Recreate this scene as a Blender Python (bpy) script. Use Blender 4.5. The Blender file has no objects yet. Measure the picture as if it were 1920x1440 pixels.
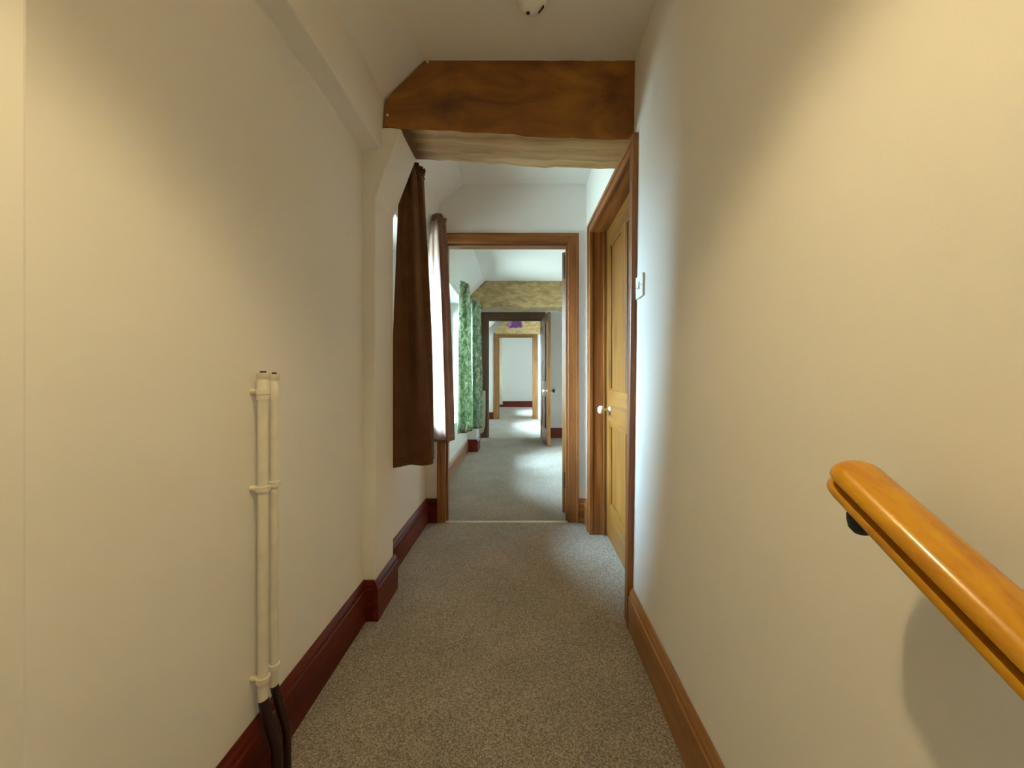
import bpy, bmesh, math, random
from mathutils import Vector, Matrix
random.seed(7)
sc = bpy.context.scene
C = bpy.context.collection
PI = math.pi

# ------------------------------------------------------------------ camera
cam_d = bpy.data.cameras.new('camera')
cam = bpy.data.objects.new('camera', cam_d)
C.objects.link(cam)
cam.location = (0, 0, 1.013)
cam.rotation_euler = (PI/2, 0, 0)
cam_d.sensor_width = 36
cam_d.lens = 13.5
cam_d.shift_x = -22/1920
cam_d.shift_y = -15/1920
cam_d.clip_start = 0.02
cam_d.clip_end = 200
sc.camera = cam

# ------------------------------------------------------------------ world: even overcast sky
world = bpy.data.worlds.new('overcast_sky')
sc.world = world
world.use_nodes = True
wn = world.node_tree
# brightness rises from horizon to zenith as under an overcast sky; darker ground below the horizon
_g = wn.nodes.new('ShaderNodeTexCoord'); _s = wn.nodes.new('ShaderNodeSeparateXYZ'); _r = wn.nodes.new('ShaderNodeValToRGB')
_m = wn.nodes.new('ShaderNodeMapRange'); _m.inputs[1].default_value = -1; _m.inputs[2].default_value = 1
wn.links.new(_g.outputs['Generated'], _s.inputs[0]); wn.links.new(_s.outputs['Z'], _m.inputs[0]); wn.links.new(_m.outputs[0], _r.inputs[0])
_e = _r.color_ramp.elements
_e[0].position = 0.0; _e[0].color = (0.060, 0.078, 0.078, 1)
_e[1].position = 1.0; _e[1].color = (0.53, 0.79, 1.0, 1)
for _p, _c in ((0.485, (0.080, 0.103, 0.105, 1)), (0.505, (0.24, 0.345, 0.42, 1)), (0.75, (0.38, 0.55, 0.69, 1))):
    _n = _e.new(_p); _n.color = _c
wn.links.new(_r.outputs[0], wn.nodes['Background'].inputs[0])
wn.nodes['Background'].inputs[1].default_value = 178.0

# ------------------------------------------------------------------ hazy low sun through the left-hand windows
sd = bpy.data.lights.new('sun', 'SUN'); sd.energy = 8.0; sd.angle = math.radians(9); sd.color = (1.0, 0.97, 0.90)
so_ = bpy.data.objects.new('sun', sd); C.objects.link(so_)
so_.rotation_euler = Vector((1.0, 0.80, -0.60)).to_track_quat('-Z', 'Y').to_euler()

# ------------------------------------------------------------------ exposure
sc.view_settings.view_transform = 'Standard'
sc.view_settings.look = 'None'
sc.view_settings.gamma = 1
sc.view_settings.use_curve_mapping = False
sc.view_settings.exposure = 0.62
sc.cycles.use_denoising = True
sc.cycles.adaptive_threshold = 0.02
sc.cycles.max_bounces = 10
sc.cycles.diffuse_bounces = 8
sc.cycles.transparent_max_bounces = 12
sc.cycles.sample_clamp_indirect = 6
sc.cycles.caustics_reflective = False
sc.cycles.caustics_refractive = False

LAMP_WATTS = 15.5
LAMP_COL = (1.0, 0.78, 0.39)

def point_light(name, loc, watts, col, r):
    d = bpy.data.lights.new(name, 'POINT')
    d.energy = watts; d.color = col; d.shadow_soft_size = r
    o = bpy.data.objects.new(name, d); C.objects.link(o); o.location = loc
    return o
point_light('lamp_glow', (-0.08, 0.35, 1.94), LAMP_WATTS*0.33, LAMP_COL, 0.032)
# the bulb is a reflector lamp: most of its light goes down
_d = bpy.data.lights.new('lamp_beam', 'SPOT'); _d.energy = LAMP_WATTS; _d.color = LAMP_COL; _d.shadow_soft_size = 0.028
_d.spot_size = math.radians(117); _d.spot_blend = 0.92
_o = bpy.data.objects.new('lamp_beam', _d); C.objects.link(_o); _o.location = (-0.08, 0.35, 1.93)

def portal(x, y0, y1, z0, z1):
    # light portal: only guides the sampling of the sky through a window opening
    d = bpy.data.lights.new('window_portal', 'AREA')
    d.shape = 'RECTANGLE'; d.size = z1-z0; d.size_y = y1-y0
    d.cycles.is_portal = True
    o = bpy.data.objects.new('window_portal', d); C.objects.link(o)
    o.location = (x, (y0+y1)/2, (z0+z1)/2)
    o.rotation_euler = (0, -PI/2, 0)      # emits towards +X
    return o

# ------------------------------------------------------------------ materials
def new_mat(name):
    m = bpy.data.materials.new(name); m.use_nodes = True
    nt = m.node_tree
    b = nt.nodes['Principled BSDF']
    return m, nt, b

def N(nt, t, **kw):
    n = nt.nodes.new(t)
    for k, v in kw.items(): setattr(n, k, v)
    return n

def ramp(nt, fac, stops):
    r = N(nt, 'ShaderNodeValToRGB')
    el = r.color_ramp.elements
    while len(el) < len(stops): el.new(0.5)
    for e, (p, c) in zip(el, stops):
        e.position = p; e.color = (c[0], c[1], c[2], 1)
    nt.links.new(fac, r.inputs[0])
    return r.outputs[0]

def coords(nt, scale=(1, 1, 1), kind='Object'):
    tc = N(nt, 'ShaderNodeTexCoord'); mp = N(nt, 'ShaderNodeMapping')
    mp.inputs['Scale'].default_value = scale
    nt.links.new(tc.outputs[kind], mp.inputs[0])
    return mp.outputs[0]

def noise(nt, vec, scale, detail=4, rough=0.55, dist=0.0):
    n = N(nt, 'ShaderNodeTexNoise')
    n.inputs['Scale'].default_value = scale
    n.inputs['Detail'].default_value = detail
    n.inputs['Roughness'].default_value = rough
    n.inputs['Distortion'].default_value = dist
    nt.links.new(vec, n.inputs['Vector'])
    return n.outputs['Fac']

def bump(nt, b, h, strength, dist=0.002):
    n = N(nt, 'ShaderNodeBump')
    n.inputs['Strength'].default_value = strength
    n.inputs['Distance'].default_value = dist
    nt.links.new(h, n.inputs['Height']); nt.links.new(n.outputs[0], b.inputs['Normal'])

def plain(name, col, rough=0.5, metal=0.0, coat=0.0):
    m, nt, b = new_mat(name)
    v = coords(nt)
    f = noise(nt, v, 30)
    c = ramp(nt, f, [(0.3, [k*0.94 for k in col]), (0.7, [min(1, k*1.05) for k in col])])
    nt.links.new(c, b.inputs['Base Color'])
    b.inputs['Roughness'].default_value = rough
    b.inputs['Metallic'].default_value = metal
    b.inputs['Coat Weight'].default_value = coat
    return m

def paint(name, col, rough=0.75):
    m, nt, b = new_mat(name)
    v = coords(nt)
    f = noise(nt, v, 2.2, 5)
    c = ramp(nt, f, [(0.25, [k*0.95 for k in col]), (0.75, col)])
    nt.links.new(c, b.inputs['Base Color'])
    b.inputs['Roughness'].default_value = rough
    b.inputs['Specular IOR Level'].default_value = 0.25
    n1 = noise(nt, v, 5, 4); n2 = noise(nt, v, 130, 3)
    mx = N(nt, 'ShaderNodeMath', operation='MULTIPLY_ADD')
    mx.inputs[1].default_value = 0.06
    nt.links.new(n2, mx.inputs[0]); nt.links.new(n1, mx.inputs[2])
    bump(nt, b, mx.outputs[0], 0.35, 0.01)
    return m

def wood(name, dark, mid, light, along='Z', rough=0.4, coat=0.0, grain=1.0, knots=0.0, spec=0.5):
    m, nt, b = new_mat(name)
    s = {'X': (0.9, 14, 14), 'Y': (14, 0.9, 14), 'Z': (14, 14, 0.9), 'B': (3.5, 7, 8)}[along]
    v = coords(nt, s)
    f = noise(nt, v, 1.6*grain, 7, 0.6, 0.6)
    col = ramp(nt, f, [(0.28, dark), (0.5, mid), (0.72, light)])
    if knots > 0:
        s2 = {'B': (3, 6, 6), 'X': (2.2, 6, 6), 'Y': (6, 2.2, 6), 'Z': (6, 6, 2.2)}[along]
        vo = N(nt, 'ShaderNodeTexVoronoi'); vo.inputs['Scale'].default_value = 0.9
        nt.links.new(coords(nt, s2), vo.inputs['Vector'])
        k = ramp(nt, vo.outputs['Distance'], [(0.06, (1, 1, 1)), (0.24, (0, 0, 0))])
        mx = N(nt, 'ShaderNodeMixRGB'); mx.inputs[2].default_value = (*[c*0.55 for c in dark], 1)
        mu = N(nt, 'ShaderNodeMath', operation='MULTIPLY'); mu.inputs[1].default_value = knots
        nt.links.new(k, mu.inputs[0]); nt.links.new(mu.outputs[0], mx.inputs[0])
        nt.links.new(col, mx.inputs[1]); col = mx.outputs[0]
    nt.links.new(col, b.inputs['Base Color'])
    b.inputs['Roughness'].default_value = rough
    b.inputs['Coat Weight'].default_value = coat
    b.inputs['Coat Roughness'].default_value = 0.12
    b.inputs['Specular IOR Level'].default_value = spec
    bump(nt, b, f, 0.15, 0.002)
    return m

def fabric(name, cols, trans=0.25, pattern=None):
    m, nt, b = new_mat(name)
    v = coords(nt)
    if pattern == 'leaf':
        v1 = coords(nt, (1, 1, 0.55))
        f = noise(nt, v1, 26, 5, 0.65, 1.2)
        c = ramp(nt, f, [(0.36, cols[0]), (0.47, cols[1]), (0.56, cols[2]), (0.66, cols[3])])
    else:
        f = noise(nt, v, 9, 4)
        c = ramp(nt, f, [(0.3, cols[0]), (0.7, cols[1])])
    nt.links.new(c, b.inputs['Base Color'])
    b.inputs['Roughness'].default_value = 0.9
    b.inputs['Specular IOR Level'].default_value = 0.1
    b.inputs['Sheen Weight'].default_value = 0.15
    n2 = noise(nt, coords(nt, (1, 1, 1)), 400, 2)
    bump(nt, b, n2, 0.3, 0.001)
    tr = N(nt, 'ShaderNodeBsdfTranslucent'); nt.links.new(c, tr.inputs[0])
    mx = N(nt, 'ShaderNodeMixShader'); mx.inputs[0].default_value = trans
    out = nt.nodes['Material Output']
    nt.links.new(b.outputs[0], mx.inputs[1]); nt.links.new(tr.outputs[0], mx.inputs[2])
    nt.links.new(mx.outputs[0], out.inputs[0])
    return m

def carpet_mat():
    m, nt, b = new_mat('speckled_carpet')
    v = coords(nt)
    fa = noise(nt, v, 150, 6, 0.85)
    vo = N(nt, 'ShaderNodeTexVoronoi'); vo.inputs['Scale'].default_value = 330; nt.links.new(v, vo.inputs['Vector'])
    sp = N(nt, 'ShaderNodeSeparateColor'); nt.links.new(vo.outputs['Color'], sp.inputs[0])
    ad = N(nt, 'ShaderNodeMixRGB'); ad.inputs[0].default_value = 0.30
    nt.links.new(fa, ad.inputs[1]); nt.links.new(sp.outputs[0], ad.inputs[2])
    f1 = ad.outputs[0]
    f2 = noise(nt, v, 3.2, 4, 0.6)
    c1 = ramp(nt, f1, [(0.32, (0.15, 0.115, 0.085)), (0.5, (0.34, 0.28, 0.22)), (0.68, (0.62, 0.54, 0.45))])
    c2 = ramp(nt, f2, [(0.3, (0.78, 0.78, 0.78)), (0.7, (1.0, 1.0, 1.0))])
    mx = N(nt, 'ShaderNodeMixRGB', blend_type='MULTIPLY'); mx.inputs[0].default_value = 1
    nt.links.new(c1, mx.inputs[1]); nt.links.new(c2, mx.inputs[2])
    nt.links.new(mx.outputs[0], b.inputs['Base Color'])
    b.inputs['Roughness'].default_value = 0.97
    b.inputs['Specular IOR Level'].default_value = 0.05
    b.inputs['Sheen Weight'].default_value = 0.2
    bump(nt, b, f1, 0.9, 0.004)
    return m

def glass_mat():
    m, nt, b = new_mat('window_glass')
    nt.nodes.remove(b)
    t = N(nt, 'ShaderNodeBsdfTransparent'); t.inputs[0].default_value = (0.94, 0.97, 0.96, 1)
    g = N(nt, 'ShaderNodeBsdfGlossy'); g.inputs['Roughness'].default_value = 0.02
    fr = N(nt, 'ShaderNodeFresnel'); fr.inputs[0].default_value = 1.45
    mx = N(nt, 'ShaderNodeMixShader')
    nt.links.new(fr.outputs[0], mx.inputs[0]); nt.links.new(t.outputs[0], mx.inputs[1]); nt.links.new(g.outputs[0], mx.inputs[2])
    nt.links.new(mx.outputs[0], nt.nodes['Material Output'].inputs[0])
    return m

def emit_mat(name, col, s):
    m, nt, b = new_mat(name)
    b.inputs['Emission Color'].default_value = (*col, 1); b.inputs['Emission Strength'].default_value = s
    return m

M_WALL = paint('cream_wall_paint', (0.87, 0.855, 0.83))
M_CEIL = paint('ceiling_paint', (0.87, 0.855, 0.83))
M_WHITE = plain('white_gloss_paint', (0.80, 0.80, 0.78), 0.35)
M_CARPET = carpet_mat()
M_SKIRT = {a: wood('mahogany_stain_'+a, (0.040, 0.002, 0.0008), (0.090, 0.008, 0.0025), (0.15, 0.022, 0.006), a, 0.45, spec=0.22) for a in 'XY'}
M_CASE = {a: wood('brown_stained_pine_'+a, (0.12, 0.036, 0.008), (0.22, 0.074, 0.017), (0.34, 0.135, 0.036), a, 0.4) for a in 'XYZ'}
M_SKIRT_LIT = wood('skirting_lit_tone', (0.20, 0.080, 0.022), (0.32, 0.140, 0.042), (0.45, 0.22, 0.07), 'Y', 0.42)  # lit copy of the skirting stain: window light put into the colour
M_SHADECASE = {a: wood('shade_toned_frame_'+a, (0.050, 0.022, 0.006), (0.085, 0.038, 0.011), (0.13, 0.062, 0.020), a, 0.5) for a in 'XYZ'}  # darker copy of the frame wood: backlit shade put into the colour
M_PINE = {a: wood('varnished_pine_'+a, (0.105, 0.038, 0.007), (0.18, 0.074, 0.013), (0.26, 0.122, 0.027), a, 0.35, knots=0.55) for a in 'XYZ'}
M_RAIL = wood('glossy_orange_pine', (0.34, 0.12, 0.002), (0.54, 0.245, 0.003), (0.66, 0.34, 0.005), 'Y', 0.32, 0.5, 1.3, 0.3, 0.3)
M_BEAM = wood('old_beam_timber', (0.12, 0.036, 0.004), (0.26, 0.094, 0.010), (0.38, 0.165, 0.022), 'B', 0.6, 0, 0.6, 0.75)
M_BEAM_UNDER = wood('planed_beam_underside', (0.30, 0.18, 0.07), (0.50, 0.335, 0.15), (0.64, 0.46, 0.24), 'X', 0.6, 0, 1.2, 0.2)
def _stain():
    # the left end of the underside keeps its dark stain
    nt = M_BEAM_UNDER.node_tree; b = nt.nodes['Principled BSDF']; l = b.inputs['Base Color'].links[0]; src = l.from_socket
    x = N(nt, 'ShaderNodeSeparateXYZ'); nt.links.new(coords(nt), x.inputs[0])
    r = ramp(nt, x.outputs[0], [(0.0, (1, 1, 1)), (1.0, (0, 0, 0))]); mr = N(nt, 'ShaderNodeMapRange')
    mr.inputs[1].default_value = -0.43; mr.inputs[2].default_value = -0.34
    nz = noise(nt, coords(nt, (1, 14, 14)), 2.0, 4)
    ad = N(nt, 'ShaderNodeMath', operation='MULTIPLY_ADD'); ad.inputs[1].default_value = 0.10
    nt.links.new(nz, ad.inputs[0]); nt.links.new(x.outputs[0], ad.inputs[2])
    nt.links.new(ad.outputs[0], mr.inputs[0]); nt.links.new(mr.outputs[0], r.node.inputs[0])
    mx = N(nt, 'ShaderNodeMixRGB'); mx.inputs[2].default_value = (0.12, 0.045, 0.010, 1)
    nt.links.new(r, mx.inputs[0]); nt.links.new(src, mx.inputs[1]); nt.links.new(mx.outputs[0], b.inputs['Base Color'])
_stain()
M_BEAM2 = wood('pale_beam_timber', (0.17, 0.095, 0.03), (0.32, 0.20, 0.08), (0.46, 0.33, 0.16), 'B', 0.75, 0, 1.3, 0.3)
M_BROWN = fabric('brown_curtain_cloth', [(0.095, 0.038, 0.012), (0.135, 0.058, 0.022)], 0.05)
M_BROWN_LIT = fabric('brown_cloth_lit_tone', [(0.27, 0.14, 0.10), (0.35, 0.20, 0.15)], 0.25)  # lit copy of the brown cloth: window light put into the colour
M_LIT_SHEET = fabric('pinkish_lit_sheet_cloth', [(0.50, 0.37, 0.31), (0.56, 0.42, 0.36)], 0.3)  # pale colour stands in for window glare on the brown curtain
M_GREEN = fabric('leafy_green_cloth', [(0.11, 0.18, 0.10), (0.24, 0.33, 0.21), (0.46, 0.53, 0.38), (0.74, 0.78, 0.67)], 0.35, 'leaf')
M_CREAMCLOTH = fabric('cream_cloth', [(0.72, 0.66, 0.54), (0.80, 0.74, 0.62)], 0.35)
M_PURPLE = fabric('purple_shade_cloth', [(0.10, 0.03, 0.10), (0.16, 0.05, 0.15)], 0.3)
M_SHADE = fabric('white_shade_cloth', [(0.80, 0.77, 0.70), (0.86, 0.82, 0.76)], 0.5)
M_BLACK = plain('black_iron', (0.008, 0.008, 0.008), 0.65, 0.0)
M_CERAMIC = plain('white_ceramic', (0.85, 0.84, 0.80), 0.15, 0, 0.6)
M_PLASTIC = plain('white_plastic', (0.92, 0.92, 0.90), 0.35)
M_GREYEDGE = plain('dark_slot', (0.03, 0.025, 0.015), 0.7)
M_PIPE = plain('cream_gloss_pipe_paint', (0.80, 0.76, 0.66), 0.3, 0, 0.3)
M_PIPEDARK = plain('dark_brown_pipe_paint', (0.020, 0.004, 0.003), 0.4)
M_BRASS = plain('worn_brass', (0.55, 0.45, 0.28), 0.4, 0.8)
M_GLASS = glass_mat()
M_BULB = emit_mat('lamp_bulb', (1, 0.8, 0.5), 4)

# ------------------------------------------------------------------ mesh helpers
class MB:
    def __init__(s): s.bm = bmesh.new()
    def hexa(s, p):
        vs = [s.bm.verts.new(q) for q in p]
        for f in ((0, 3, 2, 1), (4, 5, 6, 7), (0, 1, 5, 4), (1, 2, 6, 5), (2, 3, 7, 6), (3, 0, 4, 7)):
            s.bm.faces.new([vs[i] for i in f])
        return s
    def box(s, x0, x1, y0, y1, z0, z1):
        return s.hexa([(x0, y0, z0), (x1, y0, z0), (x1, y1, z0), (x0, y1, z0), (x0, y0, z1), (x1, y0, z1), (x1, y1, z1), (x0, y1, z1)])
    def prism(s, pa, pb):
        a = [s.bm.verts.new(q) for q in pa]; b = [s.bm.verts.new(q) for q in pb]
        n = len(a)
        s.bm.faces.new(a[::-1]); s.bm.faces.new(b)
        for i in range(n):
            s.bm.faces.new([a[i], a[(i+1) % n], b[(i+1) % n], b[i]])
        return s
    def prism_y(s, prof, y0, y1, dx0=0, dx1=0):          # profile in (x, z)
        return s.prism([(x+dx0, y0, z) for x, z in prof], [(x+dx1, y1, z) for x, z in prof])
    def sweep(s, rings, closed_ends=True, loop=False):
        R = [[s.bm.verts.new(q) for q in r] for r in rings]
        n = len(R[0])
        for a, b in zip(R, R[1:]):
            for i in range(n):
                s.bm.faces.new([a[i], a[(i+1) % n], b[(i+1) % n], b[i]])
        if loop:
            a, b = R[-1], R[0]
            for i in range(n): s.bm.faces.new([a[i], a[(i+1) % n], b[(i+1) % n], b[i]])
        elif closed_ends:
            s.bm.faces.new(R[0][::-1]); s.bm.faces.new(R[-1])
        return s
    def tube(s, path, r, n=14):
        P = [Vector(p) for p in path]; rings = []
        rs = r if isinstance(r, (list, tuple)) else [r]*len(P)
        up0 = None
        for i, p in enumerate(P):
            d = (P[min(i+1, len(P)-1)] - P[max(i-1, 0)]).normalized()
            up = Vector((0, 1, 0)) if abs(d.y) < 0.9 else Vector((1, 0, 0))
            a = d.cross(up).normalized(); b = d.cross(a).normalized()
            rings.append([p + (a*math.cos(t) + b*math.sin(t))*rs[i] for t in (2*PI*k/n for k in range(n))])
        return s.sweep(rings)
    def lathe(s, prof, center, axis='Z', n=28):           # profile (r, h)
        rings = []
        cx, cy, cz = center
        for r, h in prof:
            r = max(r, 1e-4); ring = []
            for k in range(n):
                t = 2*PI*k/n; a, b = r*math.cos(t), r*math.sin(t)
                ring.append({'Z': (cx+a, cy+b, cz+h), 'X': (cx+h, cy+a, cz+b), 'Y': (cx+a, cy+h, cz+b)}[axis])
            rings.append(ring)
        return s.sweep(rings)
    def build(s, name, mat, parent=None, smooth=False, bevel=0, seg=2, loc=None):
        bmesh.ops.recalc_face_normals(s.bm, faces=s.bm.faces)
        me = bpy.data.meshes.new(name); s.bm.to_mesh(me); s.bm.free()
        me.materials.append(mat)
        o = bpy.data.objects.new(name, me); C.objects.link(o)
        if smooth:
            for p in me.polygons: p.use_smooth = True
            try: me.set_sharp_from_angle(angle=math.radians(50))
            except Exception: pass
        if bevel:
            md = o.modifiers.new('bevel', 'BEVEL'); md.width = bevel; md.segments = seg; md.limit_method = 'ANGLE'
        if parent is not None:
            o.parent = parent
        if loc is not None: o.location = loc
        return o

def thing(name, label, cat, loc=(0, 0, 0), group=None, kind=None):
    o = bpy.data.objects.new(name, None); C.objects.link(o); o.location = loc
    o.empty_display_size = 0.1
    if label: o['label'] = label
    if cat: o['category'] = cat
    if group: o['group'] = group
    if kind: o['kind'] = kind
    return o
def tag(o, label=None, cat=None, group=None, kind=None):
    if label: o['label'] = label
    if cat: o['category'] = cat
    if group: o['group'] = group
    if kind: o['kind'] = kind
    return o
def part(mb, name, mat, root, **kw):
    """build in world coordinates, then parent to a root that stands elsewhere"""
    o = mb.build(name, mat, root, **kw)
    off = Vector((0, 0, 0)); p = root
    while p is not None:
        off += p.location; p = p.parent
    for v in o.data.vertices: v.co -= off
    return o

# ================================================================== SETTING
EXT = -1.02                         # outer face of the window wall
# ---- floor
mb = MB(); mb.box(EXT, 1.6, 0.45, 12.9, -0.12, 0.0)
tag(mb.build('floor', M_CARPET), 'speckled grey-brown carpet running through all four rooms', 'carpet floor', kind='structure')
# stairs dropping away behind the viewpoint
mb = MB()
for k in range(7):
    y1 = 0.45 - 0.27*k
    mb.box(-0.70, 0.50, y1-0.285, y1, -0.15*(k+1)-0.32, -0.15*(k+1))
mb.box(-0.70, 0.60, -1.85, -1.30, -1.5, -1.17)
tag(mb.build('stair_flight', M_CARPET, bevel=0.012), 'carpeted stair flight dropping away below the landing behind the viewpoint', 'stairs', kind='structure')

# ---- landing, left wall
mb = MB()
mb.prism_y([(EXT, -0.02), (-0.668, -0.02), (-0.668, 1.945), (-0.592, 1.957), (-0.582, 2.165), (-0.405, 2.335), (-0.405, 2.42), (EXT, 2.42)], 0.0, 1.60)
mb.prism_y([(EXT, -1.4), (-0.622, -1.4), (-0.622, 2.42), (EXT, 2.42)], -1.75, 0.483)
# chimney-like pier with a top that leans in
mb.prism_y([(EXT, -0.02), (-0.618, -0.02), (-0.618, 1.757), (-0.511, 2.035), (-0.511, 2.05), (EXT, 2.05)], 1.60, 1.82)
mb.prism_y([(EXT, 2.05), (-0.590, 2.05), (-0.582, 2.165), (-0.405, 2.335), (-0.405, 2.42), (EXT, 2.42)], 1.60, 1.82)
# window bay: below, above and beside the window
W1 = (1.90, 2.60, 0.72, 1.87)
mb.box(EXT, -0.68, 1.82, 2.66, -0.02, W1[2])
mb.prism_y([(EXT, W1[3]), (-0.68, W1[3]), (-0.68, 1.90), (-0.60, 2.02), (-0.585, 2.20), (-0.41, 2.345), (-0.41, 2.42), (EXT, 2.42)], 1.82, 2.66)
mb.box(EXT, -0.68, 1.82, W1[0], W1[2], W1[3])
mb.box(EXT, -0.68, W1[1], 2.66, W1[2], W1[3])
tag(mb.build('wall_left', M_WALL, bevel=0.006), 'cream plaster wall on the left with ledge, leaning pier and window bay', 'wall', kind='structure')

# ---- rooms beyond: left wall with sloped head and a window
def left_wall(name, label, y0, y1, xa, xb, win, slope, pier=None):
    """xa, xb: wall face at y0 and y1; win: (ya, yb, za, zb)"""
    ya, yb, za, zb = win
    xf = lambda y: xa + (xb-xa)*(y-y0)/(y1-y0)
    mb = MB()
    def piece(p0, p1, prof):
        d0, d1 = xf(p0), xf(p1)
        mb.prism([((x + d0) if i else x, p0, z) for x, z, i in prof], [((x + d1) if i else x, p1, z) for x, z, i in prof])
    full = [(EXT-0.1, -0.02, 0), (0, -0.02, 1), (0, 2.05, 1), (slope, 2.05+slope, 1), (slope, 2.45, 1), (EXT-0.1, 2.45, 0)]
    low = [(EXT-0.1, -0.02, 0), (0, -0.02, 1), (0, za, 1), (EXT-0.1, za, 0)]
    up = [(EXT-0.1, zb, 0), (0, zb, 1), (0, 2.05, 1), (slope, 2.05+slope, 1), (slope, 2.45, 1), (EXT-0.1, 2.45, 0)]
    piece(y0, ya, full); piece(ya, yb, low); piece(ya, yb, up); piece(yb, y1, full)
    if pier:
        mb.box(EXT, pier[2], pier[0], pier[1], -0.02, 1.99)
    return tag(mb.build(name, M_WALL, bevel=0.006), label, 'wall', kind='structure')
W2 = (3.45, 4.92, 0.50, 1.93)
W3 = (6.90, 8.50, 0.50, 1.95)
W4 = (9.9, 11.3, 0.50, 1.95)
left_wall('wall_left', 'pale sloping-topped wall of the room with green curtains', 2.78, 6.30, -0.715, -0.775, W2, 0.225, (5.14, 5.42, -0.632))
left_wall('wall_left', 'pale left wall of the room with the purple lampshade', 6.42, 9.0, -0.87, -0.87, W3, 0.25)
left_wall('wall_left', 'pale left wall of the farthest room', 9.12, 12.6, -0.87, -0.87, W4, 0.25)

# ---- right wall of the landing: leans outwards slightly towards the stairs
def rwx(y, z):
    return 0.435 + 0.012*z*min(1, max(0, (2.45-y)/0.85))
def wall_piece(mb, y0, y1, z0, z1, xo, f=rwx, dx=0.0):
    mb.hexa([(f(y0, z0)+dx, y0, z0), (xo, y0, z0), (xo, y1, z0), (f(y1, z0)+dx, y1, z0),
             (f(y0, z1)+dx, y0, z1), (xo, y0, z1), (xo, y1, z1), (f(y1, z1)+dx, y1, z1)])
mb = MB()
wall_piece(mb, -1.75, 1.585, -1.4, 2.42, 0.60)
wall_piece(mb, 1.585, 2.465, 1.945, 2.42, 0.60)
wall_piece(mb, 2.465, 2.66, -0.02, 2.42, 0.60)
mb.box(0.60, 0.66, 1.2, 2.66, -0.02, 2.42)
tag(mb.build('wall_right', M_WALL), 'smooth cream wall on the right beside the handrail', 'wall', kind='structure')
mb = MB(); mb.box(1.5, 1.6, 2.66, 12.7, -0.02, 2.42)
tag(mb.build('wall_right', M_WALL), 'pale far side wall of the rooms beyond the landing', 'wall', kind='structure')
mb = MB(); mb.box(EXT, 0.7, -1.85, -1.75, -1.4, 2.42)
tag(mb.build('wall_front', M_WALL), 'cream wall behind the viewpoint at the foot of the stairs', 'wall', kind='structure')

# ---- cross walls with doorways: (y0, y1, opening x0, x1, top)
def cross_wall(name, label, y0, y1, x0, x1, top):
    mb = MB()
    mb.box(EXT-0.1, x0, y0, y1, -0.02, 2.42); mb.box(x1, 1.6, y0, y1, -0.02, 2.42); mb.box(x0, x1, y0, y1, top, 2.42)
    return tag(mb.build(name, M_WALL), label, 'wall', kind='structure')
cross_wall('wall_back', 'white wall around the first doorway at the end of the landing', 2.66, 2.78, -0.561, 0.326, 1.953)
cross_wall('wall_back', 'shaded wall around the doorway with the open pine door', 6.30, 6.42, -0.606, 0.309, 1.95)
cross_wall('wall_back', 'wall below the third beam around the farthest doorway', 9.0, 9.12, -0.607, 0.245, 1.945)
mb = MB(); mb.box(EXT-0.1, 1.6, 12.6, 12.72, -0.02, 2.42)
tag(mb.build('wall_back', M_WALL), 'blue-white end wall seen through all the doorways', 'wall', kind='structure')

# ---- ceilings
mb = MB(); mb.box(-0.42, 0.62, -1.8, 1.66, 2.325, 2.42); mb.box(-0.70, -0.42, -1.8, 0.02, 2.325, 2.42); mb.box(-0.42, 0.62, 1.66, 2.70, 2.345, 2.42)
tag(mb.build('ceiling', M_CEIL), 'cream ceiling over the landing', 'ceiling', kind='structure')
mb = MB(); mb.box(-0.62, 1.6, 2.70, 12.7, 2.285, 2.45)
tag(mb.build('ceiling', M_CEIL), 'pale ceiling over the rooms beyond', 'ceiling', kind='structure')

# ---- skirting boards
def skirt(name, label, p0, p1, nrm, h=0.165, t=0.018, mat=None):
    """p0, p1: foot of the wall face; nrm: (nx, ny) into the room"""
    prof = [(0, 0), (t, 0), (t, h-0.034), (t-0.004, h-0.030), (t-0.005, h-0.018), (t-0.010, h-0.006), (t-0.013, h), (0, h)]
    along = 'Y' if abs(p1[1]-p0[1]) > abs(p1[0]-p0[0]) else 'X'
    mb = MB()
    mb.prism([(p0[0]+nrm[0]*a, p0[1]+nrm[1]*a, z) for a, z in prof], [(p1[0]+nrm[0]*a, p1[1]+nrm[1]*a, z) for a, z in prof])
    o = mb.build(name, mat or M_SKIRT[along], bevel=0.0015)
    return tag(o, label, 'skirting board', kind='structure')
R1 = 'dark red-brown skirting board '
skirt('baseboard_left', R1+'along the left landing wall below the pipes', (-0.668, 0.483), (-0.668, 1.60), (1, 0))
skirt('baseboard_left', R1+'across the front of the pier', (-0.668, 1.60), (-0.6185, 1.60), (0, -1))
skirt('baseboard_left', R1+'along the side of the pier', (-0.618, 1.582), (-0.618, 1.835), (1, 0))
skirt('baseboard_left', R1+'under the brown curtains', (-0.68, 1.82), (-0.68, 2.66), (1, 0))
skirt('baseboard_back', R1+'short length left of the first doorway', (-0.68, 2.66), (-0.598, 2.66), (0, -1))
skirt('baseboard_back', R1+'short length right of the first doorway', (0.380, 2.66), (0.435, 2.66), (0, -1), mat=M_CASE['X'])  # lighter casing wood here stands in for window light on the skirting
skirt('baseboard_right', 'skirting board with window light in its orange-brown colour, between the two door frames', (0.435, 2.515), (0.435, 2.66), (-1, 0), mat=M_CASE['Y'])
skirt('baseboard_right', 'skirting board with window light in its orange-brown colour, along the right landing wall', (0.436, 0.45), (0.436, 1.535), (-1, 0), mat=M_SKIRT_LIT)
skirt('baseboard_left', 'brown skirting board under the green curtains', (-0.715, 2.78), (-0.755, 5.14), (1, 0), mat=M_CASE['Y'])
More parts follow.
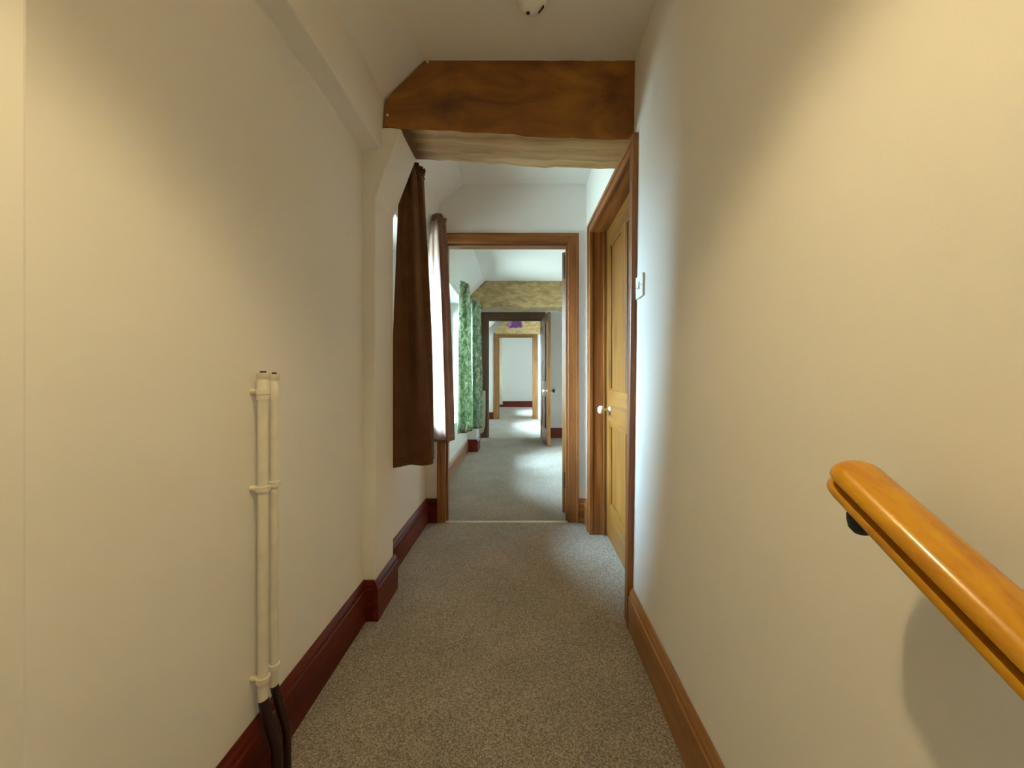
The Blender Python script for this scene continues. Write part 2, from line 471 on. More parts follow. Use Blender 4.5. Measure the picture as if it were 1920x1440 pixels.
skirt('baseboard_left', 'dark skirting block across the front of the second pier', (-0.77, 5.14), (-0.6325, 5.14), (0, -1))
skirt('baseboard_left', 'brown skirting board along the side of the second pier', (-0.632, 5.122), (-0.632, 5.42), (1, 0))
skirt('baseboard_back', 'dark skirting board in the shade behind the open pine door', (0.37, 6.30), (1.5, 6.30), (0, -1))
skirt('baseboard_back', 'dark skirting board on the narrow wall beside the farthest doorway', (-0.87, 9.0), (-0.705, 9.0), (0, -1))
skirt('baseboard_back', 'dark skirting board along the end wall', (-0.87, 12.6), (1.5, 12.6), (0, -1), h=0.19)
skirt('baseboard_left', 'skirting board along the left wall of the third room', (-0.87, 6.42), (-0.87, 9.0), (1, 0))
skirt('baseboard_left', 'skirting board along the left wall of the farthest room', (-0.87, 9.12), (-0.87, 12.6), (1, 0))

# ================================================================== WINDOWS
def window(idx, label, x, win, bars=2):
    ya, yb, za, zb = win
    r = thing('window_%d' % idx, label, 'window', (x, (ya+yb)/2, za), kind='structure')
    xo = EXT+0.04 if idx == 1 else EXT-0.04
    f = MB()
    for a in ((ya, ya+.05, za, zb), (yb-.05, yb, za, zb), (ya+.05, yb-.05, zb-.05, zb), (ya+.05, yb-.05, za, za+.05)):
        f.box(xo, xo+.06, *a)
    part(f, 'window_frame', M_WHITE, r, bevel=0.003)
    n = bars; w = (yb-ya-0.10)/n
    for i in range(n):
        y0 = ya+.05+w*i; y1 = y0+w
        s = MB(); t = .035
        for a in ((y0, y0+t, za+.05, zb-.05), (y1-t, y1, za+.05, zb-.05), (y0+t, y1-t, zb-.05-t, zb-.05), (y0+t, y1-t, za+.05, za+.05+t), (y0+t, y1-t, (za+zb)/2-.01, (za+zb)/2+.01)):
            s.box(xo+.012, xo+.045, *a)
        ca = part(s, 'casement', M_WHITE, r, bevel=0.002)
        for z0, z1 in ((za+.05+t, (za+zb)/2-.01), ((za+zb)/2+.01, zb-.05-t)):
            g = MB(); g.box(xo+.026, xo+.029, y0+t, y1-t, z0, z1)
            part(g, 'pane', M_GLASS, ca)
    s = MB(); s.box(xo+.06, x+.02, ya+.001, yb-.001, za-.0005, za+.022)
    part(s, 'window_sill', M_WHITE, r, bevel=0.004)
    portal(xo-0.03, ya, yb, za, zb)
window(1, 'white casement window behind the brown curtains', -0.68, W1, 1)
window(2, 'white casement window behind the green curtains', -0.735, W2, 2)
window(3, 'white casement window on the left of the third room', -0.87, W3, 2)
window(4, 'white casement window on the left of the farthest room', -0.87, W4, 2)

# ================================================================== DOORS
def casing_y(mb, x0, x1, y, z0, z1, t=0.02):      # architrave lying on a face that looks to -Y
    mb.box(x0, x1, y-t*0.65, y, z0, z1)
# door 1: closed pine door in the right wall, set back in its frame
d1 = thing('door_1', 'closed pine panelled door with white knob in the right wall', 'door', (0.5, 2.02, 0), kind='structure')
f = MB()
f.box(0.430, 0.598, 2.450, 2.468, 0.002, 1.945)                      # far jamb
part(f, 'jamb', M_CASE['Z'], d1, bevel=0.001)
f = MB(); f.hexa([(rwx(1.6, 0), 1.582, 0.002), (0.598, 1.582, 0.002), (0.598, 1.600, 0.002), (rwx(1.6, 0), 1.600, 0.002),
        (rwx(1.6, 1.94), 1.582, 1.945), (0.598, 1.582, 1.945), (0.598, 1.600, 1.945), (rwx(1.6, 1.94), 1.600, 1.945)])
part(f, 'jamb', M_CASE['Z'], d1)
f = MB(); f.hexa([(rwx(1.6, 1.93), 1.6, 1.930), (0.598, 1.6, 1.930), (0.598, 2.45, 1.930), (rwx(2.45, 1.93), 2.45, 1.930),
        (rwx(1.6, 1.93), 1.6, 1.948), (0.598, 1.6, 1.948), (0.598, 2.45, 1.948), (rwx(2.45, 1.93), 2.45, 1.948)])
part(f, 'head_jamb', M_CASE['Y'], d1)
def casing_right(y0, y1, z0, z1, t, along):
    f = MB()
    c = [(y0, z0), (y1, z0), (y1, z1), (y0, z1)]
    a = [(rwx(y, z)-t, y, z) for y, z in c]; b = [(rwx(y, z)+0.006, y, z) for y, z in c]
    f.prism(a, b)
    return f
for args in ((2.446, 2.505, 0.002, 1.985, .016, 'Z'), (1.540, 1.602, 0.002, 1.985, .016, 'Z'), (1.602, 2.446, 1.930, 1.985, .016, 'Y')):
    part(casing_right(*args), 'architrave', M_CASE[args[5]], d1, bevel=0.003)
for args in ((2.486, 2.508, 0.002, 1.990, .024, 'Z'), (1.536, 1.556, 0.002, 1.990, .022, 'Z'), (1.556, 2.486, 1.968, 1.990, .024, 'Y')):
    part(casing_right(*args), 'architrave_bead', M_CASE[args[5]], d1, bevel=0.004)
# stop lath
f = MB(); f.box(0.508, 0.521, 2.436, 2.450, 0.002, 1.93); part(f, 'door_stop', M_CASE['Z'], d1)

def door_leaf(parent, w, h, thick, origin, ang, mat, mirror=1, knob=None, z0=0.006):
    """leaf in local coords: x along the width from the hinge, y = thickness, z up; returns the leaf object"""
    leaf = bpy.data.objects.new('door_leaf', None); C.objects.link(leaf); leaf.parent = parent
    leaf.location = Vector(origin) - parent.location; leaf.rotation_euler = (0, 0, ang)
    def p(x0, x1, zz0, zz1, t0, t1, name, m, bev=0.002):
        q = MB(); q.box(x0, x1, t0, t1, zz0, zz1); return q.build(name, m, leaf, bevel=bev)
    H = h; st = 0.10
    Z = [z0, 0.225, 0.715, 0.925, H-0.115, H]
    p(0, st, z0, H, 0, thick, 'stile', mat['Z']); p(w-st, w, z0, H, 0, thick, 'stile', mat['Z'])
    al = mat['X']
    p(st, w-st, Z[0], Z[1], 0, thick, 'bottom_rail', al)
    p(st, w-st, Z[2], Z[3], 0, thick, 'lock_rail', al)
    p(st, w-st, Z[4], Z[5], 0, thick, 'top_rail', al)
    c0, c1 = w/2-0.045, w/2+0.045
    for a, b in ((Z[1], Z[2]), (Z[3], Z[4])):
        p(c0, c1, a, b, 0, thick, 'muntin', mat['Z'])
        for x0, x1 in ((st, c0), (c1, w-st)):
            p(x0, x1, a, b, thick/2-0.006, thick/2+0.006, 'panel', mat['Z'], 0)
            q = MB(); t = 0.012
            for ya_, yb_ in ((0.003, thick/2-0.006), (thick/2+0.006, thick-0.003)):
                q.box(x0, x0+t, ya_, yb_, a, b); q.box(x1-t, x1, ya_, yb_, a, b)
                q.box(x0+t, x1-t, ya_, yb_, a, a+t); q.box(x0+t, x1-t, ya_, yb_, b-t, b)
            q.build('panel_moulding', mat['Z'], leaf, bevel=0.003)
    return leaf
def add_knob(leaf, x, z, side, yface, mat, big=1.0):
    s = side
    q = MB(); q.lathe([(0, 0), (0.022*big, 0), (0.022*big, 0.004*s), (0.012*big, 0.010*s), (0.007, 0.012*s), (0.007, 0.030*s), (0.012*big, 0.034*s), (0.024*big, 0.042*s), (0.028*big, 0.054*s), (0.025*big, 0.066*s), (0.014*big, 0.073*s), (0, 0.075*s)], (x, yface, z), 'Y')
    return q.build('knob', mat, leaf, smooth=True)
# closed leaf of door 1: hinge near the viewer (y=1.603), face at x = 0.525
leaf = door_leaf(d1, 0.843, 1.926, 0.035, (0.560, 1.603, 0), PI/2, M_PINE)
# local y (thickness) runs towards -X after the turn: the face the landing sees is y = thick
add_knob(leaf, 0.843-0.105, 0.807, 1, 0.035, M_CERAMIC, 0.9)
q = MB(); q.box(0.843-0.115, 0.843-0.095, 0.035, 0.038, 0.74, 0.775); q.build('keyhole_plate', M_BRASS, leaf, bevel=0.001)

# doorways in the cross walls
def doorway(idx, label, y0, y1, x0, x1, top, cl, cr, ct, mats=None):
    m = mats or M_CASE
    d = thing('door_%d' % idx, label, 'doorway', ((x0+x1)/2, y0, 0), kind='structure')
    for a, b in ((x0-0.018, x0), (x1, x1+0.018)):
        f = MB(); f.box(a, b, y0-0.002, y1+0.002, 0.002, top+0.018); part(f, 'jamb', m['Z'], d, bevel=0.001)
    f = MB(); f.box(x0, x1, y0-0.002, y1+0.002, top, top+0.018); part(f, 'head_jamb', m['X'], d, bevel=0.001)
    for yy, s in ((y0, -1), (y1, 1)):
        for (a, b, c, e, mm, g) in ((x0-cl, x0, 0.002, top+ct, m['Z'], 0), (x1, x1+cr, 0.002, top+ct, m['Z'], 1), (x0, x1, top, top+ct, m['X'], 2)):
            f = MB(); f.box(a, b, min(yy, yy+s*0.014), max(yy, yy+s*0.014), c, e)
            part(f, 'architrave', mm, d, bevel=0.003)
            f = MB(); w_ = 0.018; o_ = 0.001
            if g == 0: f.box(a-o_, a+w_, min(yy, yy+s*0.022), max(yy, yy+s*0.022), c, e+0.002)
            elif g == 1: f.box(b-w_, b+o_, min(yy, yy+s*0.022), max(yy, yy+s*0.022), c, e+0.002)
            else: f.box(a-cl+w_, b+cr-w_, min(yy, yy+s*0.022), max(yy, yy+s*0.022), e-w_, e+0.002)
            part(f, 'architrave_bead', mm, d, bevel=0.004)
    for a, b in ((x0, x0+0.012), (x1-0.012, x1)):
        f = MB(); f.box(a, b, y0+0.02, y0+0.055, 0.002, top-0.0); part(f, 'door_stop', m['Z'], d, bevel=0.002)
    f = MB(); f.box(x0+0.012, x1-0.012, y0+0.02, y0+0.055, top-0.012, top); part(f, 'door_stop', m['X'], d, bevel=0.002)
    return d
def hinge(d, x, y, z, h=0.09):
    f = MB(); f.box(x-0.006, x+0.001, y-0.012, y+0.022, z-h/2, z+h/2)
    f.tube([(x-0.008, y+0.024, z-h/2-0.004), (x-0.008, y+0.024, z+h/2+0.004)], 0.007, 10)
    part(f, 'hinge', M_BLACK, d)['label'] = 'black iron hinge'

M_CASE_MIX = {'X': M_CASE['X'], 'Z': M_PINE['Z'], 'Y': M_CASE['Y']}
d2 = doorway(2, 'first doorway at the end of the landing, in stained pine', 2.66, 2.78, -0.541, 0.306, 1.933, 0.055, 0.073, 0.062)
leaf = door_leaf(d2, 0.80, 1.925, 0.038, (0.312, 2.815, 0), math.radians(48), M_PINE)
add_knob(leaf, 0.74, 0.85, -1, 0, M_CERAMIC)
hinge(d2, 0.306, 2.755, 1.80, 0.16); hinge(d2, 0.306, 2.755, 0.26, 0.10)

d3 = doorway(3, 'second doorway, stained pine with backlit shade in its colour, below the pale beam', 6.30, 6.42, -0.586, 0.289, 1.93, 0.125, 0.07, 0.125, M_SHADECASE)
leaf = door_leaf(d3, 0.80, 1.925, 0.040, (0.289, 6.275, 0), math.radians(-86.1), M_PINE)
k = add_knob(leaf, 0.745, 0.80, 1, 0.040, M_BLACK); k['label'] = 'black knob'
k = add_knob(leaf, 0.745, 0.80, -1, 0, M_CERAMIC, 0.8); k['label'] = 'pale knob'
hinge(d3, 0.289, 6.27, 1.75); hinge(d3, 0.289, 6.27, 0.25)
d4 = doorway(4, 'farthest doorway in pale pine below the third beam', 9.0, 9.12, -0.5875, 0.225, 1.925, 0.12, 0.10, 0.10, M_PINE)
leaf = door_leaf(d4, 0.78, 1.92, 0.038, (0.235, 9.155, 0), math.radians(50), M_PINE)
add_knob(leaf, 0.72, 0.85, -1, 0, M_CERAMIC)
hinge(d4, 0.225, 9.09, 1.68); hinge(d4, 0.225, 9.09, 0.95); hinge(d4, 0.225, 9.09, 0.25)

# threshold strips
mb = MB(); mb.prism([(-0.541, 2.655, 0.0), (-0.541, 2.672, 0.006), (-0.541, 2.688, 0.0)], [(0.306, 2.655, 0.0), (0.306, 2.672, 0.006), (0.306, 2.688, 0.0)])
tag(mb.build('threshold_strip', M_BRASS), 'thin metal carpet strip across the first doorway', 'threshold strip')
mb = MB(); mb.prism([(-0.586, 6.34, 0.0), (-0.586, 6.36, 0.006), (-0.586, 6.38, 0.0)], [(0.289, 6.34, 0.0), (0.289, 6.36, 0.006), (0.289, 6.38, 0.0)])
tag(mb.build('threshold_strip', M_BRASS), 'faint metal carpet strip across the second doorway', 'threshold strip')

# ================================================================== BEAMS
def rough_beam(name, label, outline, y0, y1, mat, seed, amp=0.006, nd=6, tilt=None):
    """outline: closed list of (x, z) going round; subdivided and roughened a little, like hewn timber"""
    rnd = random.Random(seed)
    pts = []
    n = len(outline)
    for i in range(n):
        a = Vector(outline[i]); b = Vector(outline[(i+1) % n]); L = (b-a).length
        k = max(1, int(L/0.05))
        for j in range(k): pts.append(a.lerp(b, j/k))
    rings = []
    ph = [rnd.uniform(0, 6) for _ in range(6)]
    for d in range(nd+1):
        y = y0 + (y1-y0)*d/nd
        e = 0.006 if d in (0, nd) else 0.0                     # worn arrises
        ring = []
        cx = sum(p.x for p in pts)/len(pts); cz = sum(p.y for p in pts)/len(pts)
        for p in pts:
            wz = amp*(0.5*math.sin(p.x*9+ph[0]+y*5) + 0.35*math.sin(p.x*23+ph[1]) + 0.3*math.sin(p.x*51+ph[2]+y*9))
            edge = p.y
            sgn = 1 if p.y > cz else -1
            ring.append((p.x + (0.004*math.sin(p.y*40+ph[3]) if p.x < cx else 0), y, p.y + wz - sgn*e))
        rings.append(ring)
    mb = MB(); mb.sweep(rings)
    o = mb.build(name, mat, smooth=True)
    return tag(o, label, 'beam')
b1 = rough_beam('ceiling_beam', 'large dark brown oak beam across the landing ceiling above the curtain',
    [(-0.578, 2.048), (-0.50, 2.040), (-0.40, 2.030), (0.0, 2.005), (0.25, 1.995), (0.470, 1.986), (0.475, 2.33), (-0.405, 2.338), (-0.46, 2.29), (-0.578, 2.165)], 1.597, 1.825, M_BEAM, 3)
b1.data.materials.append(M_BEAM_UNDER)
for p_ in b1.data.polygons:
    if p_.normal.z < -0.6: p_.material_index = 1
for x, z in ((-0.565, 2.095), (-0.400, 2.318)):
    q = MB(); q.lathe([(0, -0.002), (0.006, -0.002), (0.005, 0.003), (0, 0.003)], (x, 1.594, z), 'Y', 10)
    q.build('fixing_dot', M_WHITE, b1)['label'] = 'small white paint spot'
rough_beam('ceiling_beam', 'pale brown beam with a slanted left end above the dark second doorway',
    [(-0.655, 1.99), (-0.56, 1.935), (0.0, 1.932), (1.5, 1.925), (1.5, 2.292), (-0.50, 2.292), (-0.715, 2.10)], 5.14, 5.42, M_BEAM2, 5, 0.012)
rough_beam('ceiling_beam', 'golden timber beam with slanted left end directly above the farthest doorway',
    [(-0.66, 1.985), (1.5, 1.985), (1.5, 2.292), (-0.43, 2.292), (-0.66, 2.05)], 8.78, 8.975, M_BEAM2, 8, 0.006)

# ================================================================== CURTAINS
def lerp_path(path, t):
    L = [0]
    for a, b in zip(path, path[1:]): L.append(L[-1] + (Vector(b)-Vector(a)).length)
    d = t*L[-1]
    for i in range(len(path)-1):
        if d <= L[i+1] or i == len(path)-2:
            u = (d-L[i])/max(1e-9, L[i+1]-L[i]); return Vector(path[i]).lerp(Vector(path[i+1]), u)
def curtain(name, label, top, bot, zt, zb, folds, amp0, amp1, mat, seed, head=0.05, group=None, zslope=0.0, thick=0.004, ns=110, nz=40, droop=0.0):
    rnd = random.Random(seed)
    ph = [rnd.uniform(0, 6.28) for _ in range(8)]
    root = thing(name, label, 'curtain', (top[0][0], top[0][1], zb), group)
    def surf(s, v):
        p = lerp_path(top, s).lerp(lerp_path(bot, s), min(1, v**0.75))
        e = 0.01
        q = (lerp_path(top, min(1, s+e)) - lerp_path(top, max(0, s-e))).lerp(lerp_path(bot, min(1, s+e)) - lerp_path(bot, max(0, s-e)), v)
        n = Vector((q.y, -q.x)).normalized() if q.length > 1e-6 else Vector((1, 0))
        amp = amp0 + (amp1-amp0)*min(1, v*1.6)
        w = math.sin(2*PI*folds*s + ph[0] + 0.9*math.sin(3*v+ph[1]))
        w += 0.35*math.sin(2*PI*folds*2.3*s + ph[2] - 1.4*v) * (1-0.6*v)
        w += 0.25*math.sin(2*PI*folds*0.6*s + ph[3] + 2.2*v)
        p = p + n*amp*w
        return p
    m = MB(); grid = []
    for i in range(nz+1):
        v = i/nz
        row = []
        for j in range(ns+1):
            s = j/ns; p = surf(s, v)
            z = zt + (zb-zt)*v + zslope*(s-0.5)*v + droop*v*math.sin(2*PI*folds*s+ph[0])*0.004
            row.append(m.bm.verts.new((p.x, p.y, z)))
        grid.append(row)
    for a, b in zip(grid, grid[1:]):
        for j in range(ns): m.bm.faces.new([a[j], a[j+1], b[j+1], b[j]])
    o = part(m, 'drape', mat, root, smooth=True)
    md = o.modifiers.new('thick', 'SOLIDIFY'); md.thickness = thick; md.offset = 0
    # gathered heading: tight pinch pleats above the rail
    m = MB(); grid = []
    nh = 8
    for i in range(nh+1):
        v = i/nh; row = []
        for j in range(ns*2+1):
            s = j/(ns*2); p = lerp_path(top, s); e = 0.02
            q = lerp_path(top, min(1, s+e)) - lerp_path(top, max(0, s-e)); n = Vector((q.y, -q.x)).normalized()
            a = (0.006 + 0.012*abs(v-0.35))*1.2
            p = p + n*(a*math.sin(2*PI*folds*3.4*s + ph[4]) + amp0*0.5*math.sin(2*PI*folds*s+ph[0]))
            row.append(m.bm.verts.new((p.x, p.y, zt - 0.012 + head*v + 0.006*v*math.sin(2*PI*folds*1.7*s+ph[5]))))
        grid.append(row)
    for a, b in zip(grid, grid[1:]):
        for j in range(ns*2): m.bm.faces.new([a[j], a[j+1], b[j+1], b[j]])
    o = part(m, 'gathered_heading', mat, root, smooth=True)
    md = o.modifiers.new('thick', 'SOLIDIFY'); md.thickness = 0.003; md.offset = 0
    # hem band
    m = MB(); grid = []
    for i in range(3):
        row = []
        for j in range(ns+1):
            s = j/ns; v = 1 - 0.0*i; p = surf(s, v)
            z = zb + zslope*(s-0.5) + droop*math.sin(2*PI*folds*s+ph[0])*0.004 - 0.002 + 0.022*i
            row.append(m.bm.verts.new((p.x, p.y, z)))
        grid.append(row)
    for a, b in zip(grid, grid[1:]):
        for j in range(ns): m.bm.faces.new([a[j], a[j+1], b[j+1], b[j]])
    o = part(m, 'hem', mat, root, smooth=True)
    md = o.modifiers.new('thick', 'SOLIDIFY'); md.thickness = thick*1.5; md.offset = 0
    return root
curtain('brown_curtain', 'dark brown curtain hanging right beside the pier, nearest of the curtains',
        [(-0.590, 1.845), (-0.530, 1.865), (-0.505, 1.945)], [(-0.640, 1.850), (-0.592, 1.850), (-0.470, 1.915), (-0.480, 2.02), (-0.52, 2.10)],
        2.015, 0.577, 2.5, 0.010, 0.020, M_BROWN, 4, 0.045)
cur2 = curtain('brown_curtain', 'brown curtain coloured lighter for the window light, hanging against the first door frame',
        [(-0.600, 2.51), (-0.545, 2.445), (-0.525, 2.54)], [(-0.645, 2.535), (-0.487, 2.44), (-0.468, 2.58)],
        2.01, 0.590, 3.0, 0.009, 0.008, M_BROWN_LIT, 11, 0.05)
GC = 'pale green leafy curtain '
curtain('green_curtain', GC+'hanging in the middle of the second window, nearer of the pair',
        [(-0.640, 3.84), (-0.60, 3.92), (-0.585, 4.05)], [(-0.665, 3.80), (-0.60, 3.88), (-0.565, 4.02), (-0.575, 4.16)], 1.935, 0.44, 3.2, 0.014, 0.022, M_GREEN, 21, 0.04)
curtain('green_curtain', GC+'hanging by the second pier, farther of the pair',
        [(-0.665, 4.86), (-0.60, 4.93), (-0.575, 5.03)], [(-0.675, 4.86), (-0.60, 4.92), (-0.56, 5.04)], 1.955, 0.34, 3.4, 0.012, 0.020, M_GREEN, 22, 0.04)
curtain('cream_curtain', 'narrow cream curtain edge visible through the farthest doorway',
        [(-0.80, 9.75), (-0.62, 9.80), (-0.56, 9.9)], [(-0.82, 9.72), (-0.60, 9.80), (-0.56, 9.9)], 1.95, 0.28, 3.5, 0.014, 0.022, M_CREAMCLOTH, 31)

m = MB(); grid = []  # added pale sheet: the curtain's window-lit face put into colour
_top = [(-0.606, 2.480), (-0.543, 2.418)]; _bot = [(-0.648, 2.505), (-0.487, 2.408)]
for i in range(31):
    v = i/30; row = []
    for j in range(41):
        q = j/40; p = lerp_path(_top, q).lerp(lerp_path(_bot, q), v**0.75)
        row.append(m.bm.verts.new((p.x, p.y - 0.004 + 0.006*math.sin(13*q+1.5*v), 2.0 - 1.39*v)))
    grid.append(row)
for a, b in zip(grid, grid[1:]):
    for j in range(40): m.bm.faces.new([a[j], a[j+1], b[j+1], b[j]])
o = part(m, 'lit_sheet', M_LIT_SHEET, cur2, smooth=True); md = o.modifiers.new('thick', 'SOLIDIFY'); md.thickness = 0.002
o['label'] = 'added pale pinkish sheet with window light in its colour'
def curtain_rail(label, pts, posts):
    r = thing('curtain_rail', label, 'curtain rail', pts[0])
    m = MB(); m.tube(pts, 0.006, 10); part(m, 'rod', M_WHITE, r, smooth=True)
    for p in posts:
        m = MB(); m.tube([p, (p[0]-0.06, p[1], p[2]+0.004)], 0.005, 8); part(m, 'bracket', M_WHITE, r)
    return r
curtain_rail('thin white curtain rail over the brown curtains', [(-0.598, 1.835, 2.045), (-0.598, 2.64, 2.040)], [])
curtain_rail('thin white curtain rail over the green curtains', [(-0.695, 3.4, 1.965), (-0.705, 5.13, 1.975)], [])

# flat cream panel for an unidentified pale shape by the second doorway
mb = MB()
prof = [(-0.735, 0.06), (-0.655, 0.10), (-0.628, 0.20), (-0.622, 0.40), (-0.622, 0.775), (-0.735, 0.775)]
mb.prism_y(prof, 6.225, 6.262)
tag(mb.build('cream_panel', M_CREAMCLOTH, bevel=0.008), 'narrow cream panel with rounded lower corner left of the dark second doorway', 'cloth panel')

# ================================================================== HANDRAIL
hr = thing('handrail', 'glossy orange pine handrail sloping down the right wall by the stairs', 'handrail', (0.3575, 0.425, 0.905))
SL = 0.55
d_ = Vector((0, -1, -SL)).normalized(); up_ = Vector((0, -SL, 1)).normalized()
def rail_profile():
    half = [(0.0000, 0.0180), (0.0110, 0.0172), (0.0190, 0.0148), (0.0245, 0.0105), (0.0270, 0.0050), (0.0262, 0.0005), (0.0210, -0.0020), (0.0120, -0.0030), (0.0105, -0.0064), (0.0120, -0.0098), (0.0215, -0.0110), (0.0230, -0.0165), (0.0215, -0.0200), (0.0180, -0.0225), (0.0, -0.0228)]
    return half + [(-x, z) for x, z in half[-2:0:-1]]
prof = rail_profile()
m = MB(); rings = []
O = Vector((0.3575, 0.425, 0.909))
for t, s in ((0.0, 0.55), (0.002, 0.75), (0.006, 0.90), (0.012, 0.97), (0.020, 1.0), (0.25, 1.0), (0.5, 1.0), (0.9, 1.0), (1.4, 1.0)):
    c = O + d_*t
    rings.append([c + Vector((1, 0, 0))*x*s + up_*z*(0.5+0.5*s) for x, z in prof])
m.sweep(rings)
part(m, 'rail', M_RAIL, hr, smooth=True)
for t in (0.045, 0.95):
    c = O + d_*t - up_*0.021
    m = MB(); m.tube([c, c+Vector((0, 0, -0.010)), c+Vector((0.010, 0, -0.016)), c+Vector((0.04, 0, -0.036)), (rwx(c.y, c.z)-0.002, c.y, c.z-0.044)], [0.011, 0.009, 0.0085, 0.008, 0.008], 14)
    m.lathe([(0, -0.004), (0.020, -0.004), (0.018, -0.010), (0.009, -0.016), (0, -0.016)], (rwx(c.y, c.z), c.y, c.z-0.046), 'X', 20)
    m.box(c.x-0.012, c.x+0.012, c.y-0.020, c.y+0.006, c.z-0.006, c.z+0.001)
    m.lathe([(0, -0.020), (0.006, -0.019), (0.0105, -0.014), (0.012, -0.006), (0.012, 0.0), (0, 0.0)], (c.x-0.008, c.y+0.002, c.z), 'Z', 18)
    part(m, 'bracket', M_BLACK, hr, smooth=True)['label'] = 'black iron bracket'

# ================================================================== PIPES on the left wall
def pipe(label, y, r, top, zc, ztop_clip):
    x = -0.638
    p = thing('heating_pipe', label, 'pipe', (x, y, 0), 'twin capped pipes on the left wall')
    m = MB(); m.tube([(x, y, 0.215), (x, y, top)], r, 18); part(m, 'upright', M_PIPE, p, smooth=True)
    m = MB(); m.tube([(x, y, 0.222), (x+0.004, y, 0.205), (x+0.016, y, 0.165), (x+0.028, y, 0.125), (x+0.033, y, 0.10), (x+0.033, y, 0.0)], r+0.0005, 16)
    part(m, 'lower_bend', M_PIPEDARK, p, smooth=True)['label'] = 'dark brown painted foot of the pipe'
    m = MB(); m.lathe([(0, 0), (r+.0022, 0), (r+.0022, 0.045), (r+.0008, 0.047), (r+.0008, 0.052), (r+.0028, 0.054), (r+.0028, 0.066), (0, 0.066)], (x, y, top-0.058), 'Z', 20)
    part(m, 'end_cap', M_PIPE, p, smooth=True)
    m = MB(); m.lathe([(0, 0), (r*0.6, 0), (r*0.6, 0.004), (0, 0.004)], (x, y, top+0.008), 'Z', 16)
    part(m, 'cap_recess', M_BLACK, p)
    for z in zc:
        m = MB()
        m.lathe([(r-.001, -0.007), (r+.004, -0.006), (r+.004, 0.006), (r-.001, 0.007)], (x, y, z), 'Z', 18)
        m.tube([(x-r, y, z), (-0.669, y, z)], 0.0065, 10)
        part(m, 'wall_clip', M_PIPE, p, smooth=True)
    return p
pipe('cream-painted capped pipe on the left wall, thicker one nearer the stairs', 0.940, 0.0115, 1.013, (0.975, 0.738, 0.272), 0)
pipe('cream-painted capped pipe on the left wall, thinner one farther from the stairs', 0.982, 0.0092, 1.010, (0.738, 0.272), 0)

# ================================================================== SMALL THINGS
# smoke alarm
sa = thing('smoke_alarm', 'round white smoke alarm on the landing ceiling', 'smoke alarm', (0.027, 1.315, 2.325))
m = MB(); m.lathe([(0, 0), (0.054, 0), (0.054, -0.012), (0.050, -0.016), (0, -0.016)], (0.027, 1.315, 2.325), 'Z', 40)
part(m, 'base', M_PLASTIC, sa, smooth=True)
m = MB(); m.lathe([(0, -0.016), (0.051, -0.016), (0.050, -0.030), (0.044, -0.040), (0.030, -0.046), (0, -0.048)], (0.027, 1.315, 2.325), 'Z', 40)
part(m, 'cover', M_PLASTIC, sa, smooth=True)
m = MB(); m.lathe([(0, 0.004), (0.0065, 0.004), (0.0065, -0.002), (0, -0.002)], (0.015, 1.338, 2.2790), 'Z', 16)
part(m, 'test_button', M_GREYEDGE, sa)
m = MB()
for k in range(1):
    c = Vector((0.060, 1.326, 2.2805)); a = Vector((0.30, 0.95, 0)).normalized(); b = Vector((-a.y, a.x, 0))
    a = Vector((-0.45, 0.9, 0)).normalized() if False else Vector((-0.42, 0.55, 0)).normalized(); b = Vector((-a.y, a.x, 0))
    P = [c+a*0.014+b*0.0015, c+a*0.014-b*0.0015, c-a*0.014-b*0.0015, c-a*0.014+b*0.0015]
    m.prism([q+Vector((0, 0, 0.006)) for q in P], [q-Vector((0, 0, 0.006)) for q in P])
part(m, 'vent_slot', M_GREYEDGE, sa)

# light switch on the right wall
sw = thing('light_switch', 'white light switch on the right wall beside the pine door', 'light switch', (rwx(1.475, 1.357), 1.475, 1.357))
m = MB(); m.box(0.4420, 0.4555, 1.432, 1.518, 1.314, 1.400)
part(m, 'back_plate', M_PLASTIC, sw, bevel=0.002)
m = MB(); m.prism_y([(0.443, 1.345), (0.436, 1.349), (0.4385, 1.372), (0.443, 1.376)], 1.466, 1.484)
part(m, 'rocker', M_PLASTIC, sw, bevel=0.001)
for z in (1.357,):
    for y in (1.442, 1.508):
        m = MB(); m.lathe([(0, 0.0), (0.003, 0.0), (0.003, -0.0012), (0, -0.0012)], (0.4420, y, z), 'X', 12); part(m, 'screw', M_BRASS, sw)

# socket low on the left wall of the second room
so = thing('wall_socket', 'small white socket low on the wall under the green curtains', 'socket', (-0.737, 3.62, 0.36))
m = MB(); m.box(-0.738, -0.722, 3.55, 3.69, 0.32, 0.405); part(m, 'plate', M_PLASTIC, so, bevel=0.003)
for y in (3.585, 3.655):
    m = MB(); m.box(-0.723, -0.7205, y-0.014, y+0.014, 0.345, 0.372); part(m, 'outlet', M_GREYEDGE, so)

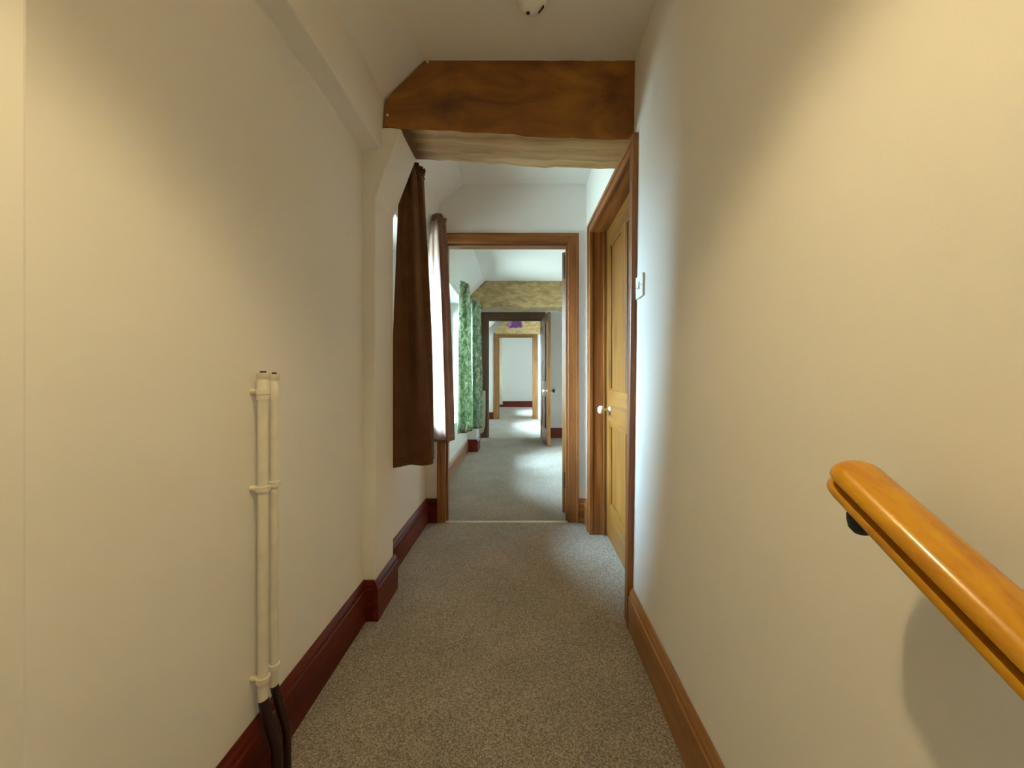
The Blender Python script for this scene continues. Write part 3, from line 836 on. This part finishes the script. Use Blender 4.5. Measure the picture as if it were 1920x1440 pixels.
# purple lampshade in the third room
pl = thing('pendant_lampshade', 'purple fabric lampshade hanging from the ceiling of the third room', 'lampshade', (-0.16, 7.5, 2.285))
c = (-0.16, 7.5, 0)
m = MB(); m.tube([(-0.16, 7.5, 2.285), (-0.16, 7.5, 2.12)], 0.004, 8); part(m, 'cord', M_PLASTIC, pl)
m = MB(); m.lathe([(0, 0), (0.045, 0), (0.035, -0.025), (0.01, -0.03), (0, -0.03)], (-0.16, 7.5, 2.286), 'Z', 24); part(m, 'ceiling_rose', M_PLASTIC, pl, smooth=True)
m = MB(); rings = []
for i in range(7):
    v = i/6; ring = []
    for k in range(64):
        t = 2*PI*k/64
        r = (0.085 + 0.058*v + 0.012*math.sin(v*PI))*(1 + 0.02*math.sin(8*t))
        z = 2.13 - 0.17*v + (0.016*abs(math.sin(4*t))*v if v > 0.9 else 0)
        ring.append((c[0]+r*math.cos(t), c[1]+r*math.sin(t), z))
    rings.append(ring)
m.sweep(rings, closed_ends=False)
o = part(m, 'shade', M_PURPLE, pl, smooth=True); md = o.modifiers.new('thick', 'SOLIDIFY'); md.thickness = 0.003
m = MB(); m.lathe([(0, 0), (0.015, 0), (0.018, -0.03), (0.028, -0.06), (0.022, -0.085), (0, -0.095)], (-0.16, 7.5, 2.12), 'Z', 20); part(m, 'bulb', M_CERAMIC, pl, smooth=True)

# the landing's own pendant lamp, above the frame
lp = thing('pendant_lamp', 'white drum pendant lamp hanging over the top of the stairs', 'lamp', (-0.08, 0.35, 2.325))
m = MB(); m.tube([(-0.08, 0.35, 2.325), (-0.08, 0.35, 2.015)], 0.004, 8); part(m, 'cord', M_PLASTIC, lp)
m = MB(); m.lathe([(0, 0), (0.045, 0), (0.035, -0.02), (0.01, -0.026), (0, -0.026)], (-0.08, 0.35, 2.326), 'Z', 24); part(m, 'ceiling_rose', M_PLASTIC, lp, smooth=True)
m = MB(); n = 48; rings = []
for r, z in ((0.095, 2.080), (0.112, 2.00), (0.130, 1.91), (0.150, 1.827)):
    rings.append([(-0.08+r*math.cos(2*PI*k/n), 0.35+r*math.sin(2*PI*k/n), z) for k in range(n)])
m.sweep(rings, closed_ends=False)
o = part(m, 'lamp_shade', M_SHADE, lp, smooth=True); md = o.modifiers.new('thick', 'SOLIDIFY'); md.thickness = 0.002
m = MB(); m.lathe([(0, 0), (0.014, 0), (0.014, -0.018), (0.024, -0.028), (0.024, -0.036), (0, -0.038)], (-0.08, 0.35, 2.02), 'Z', 20); part(m, 'bulb', M_BULB, lp, smooth=True)
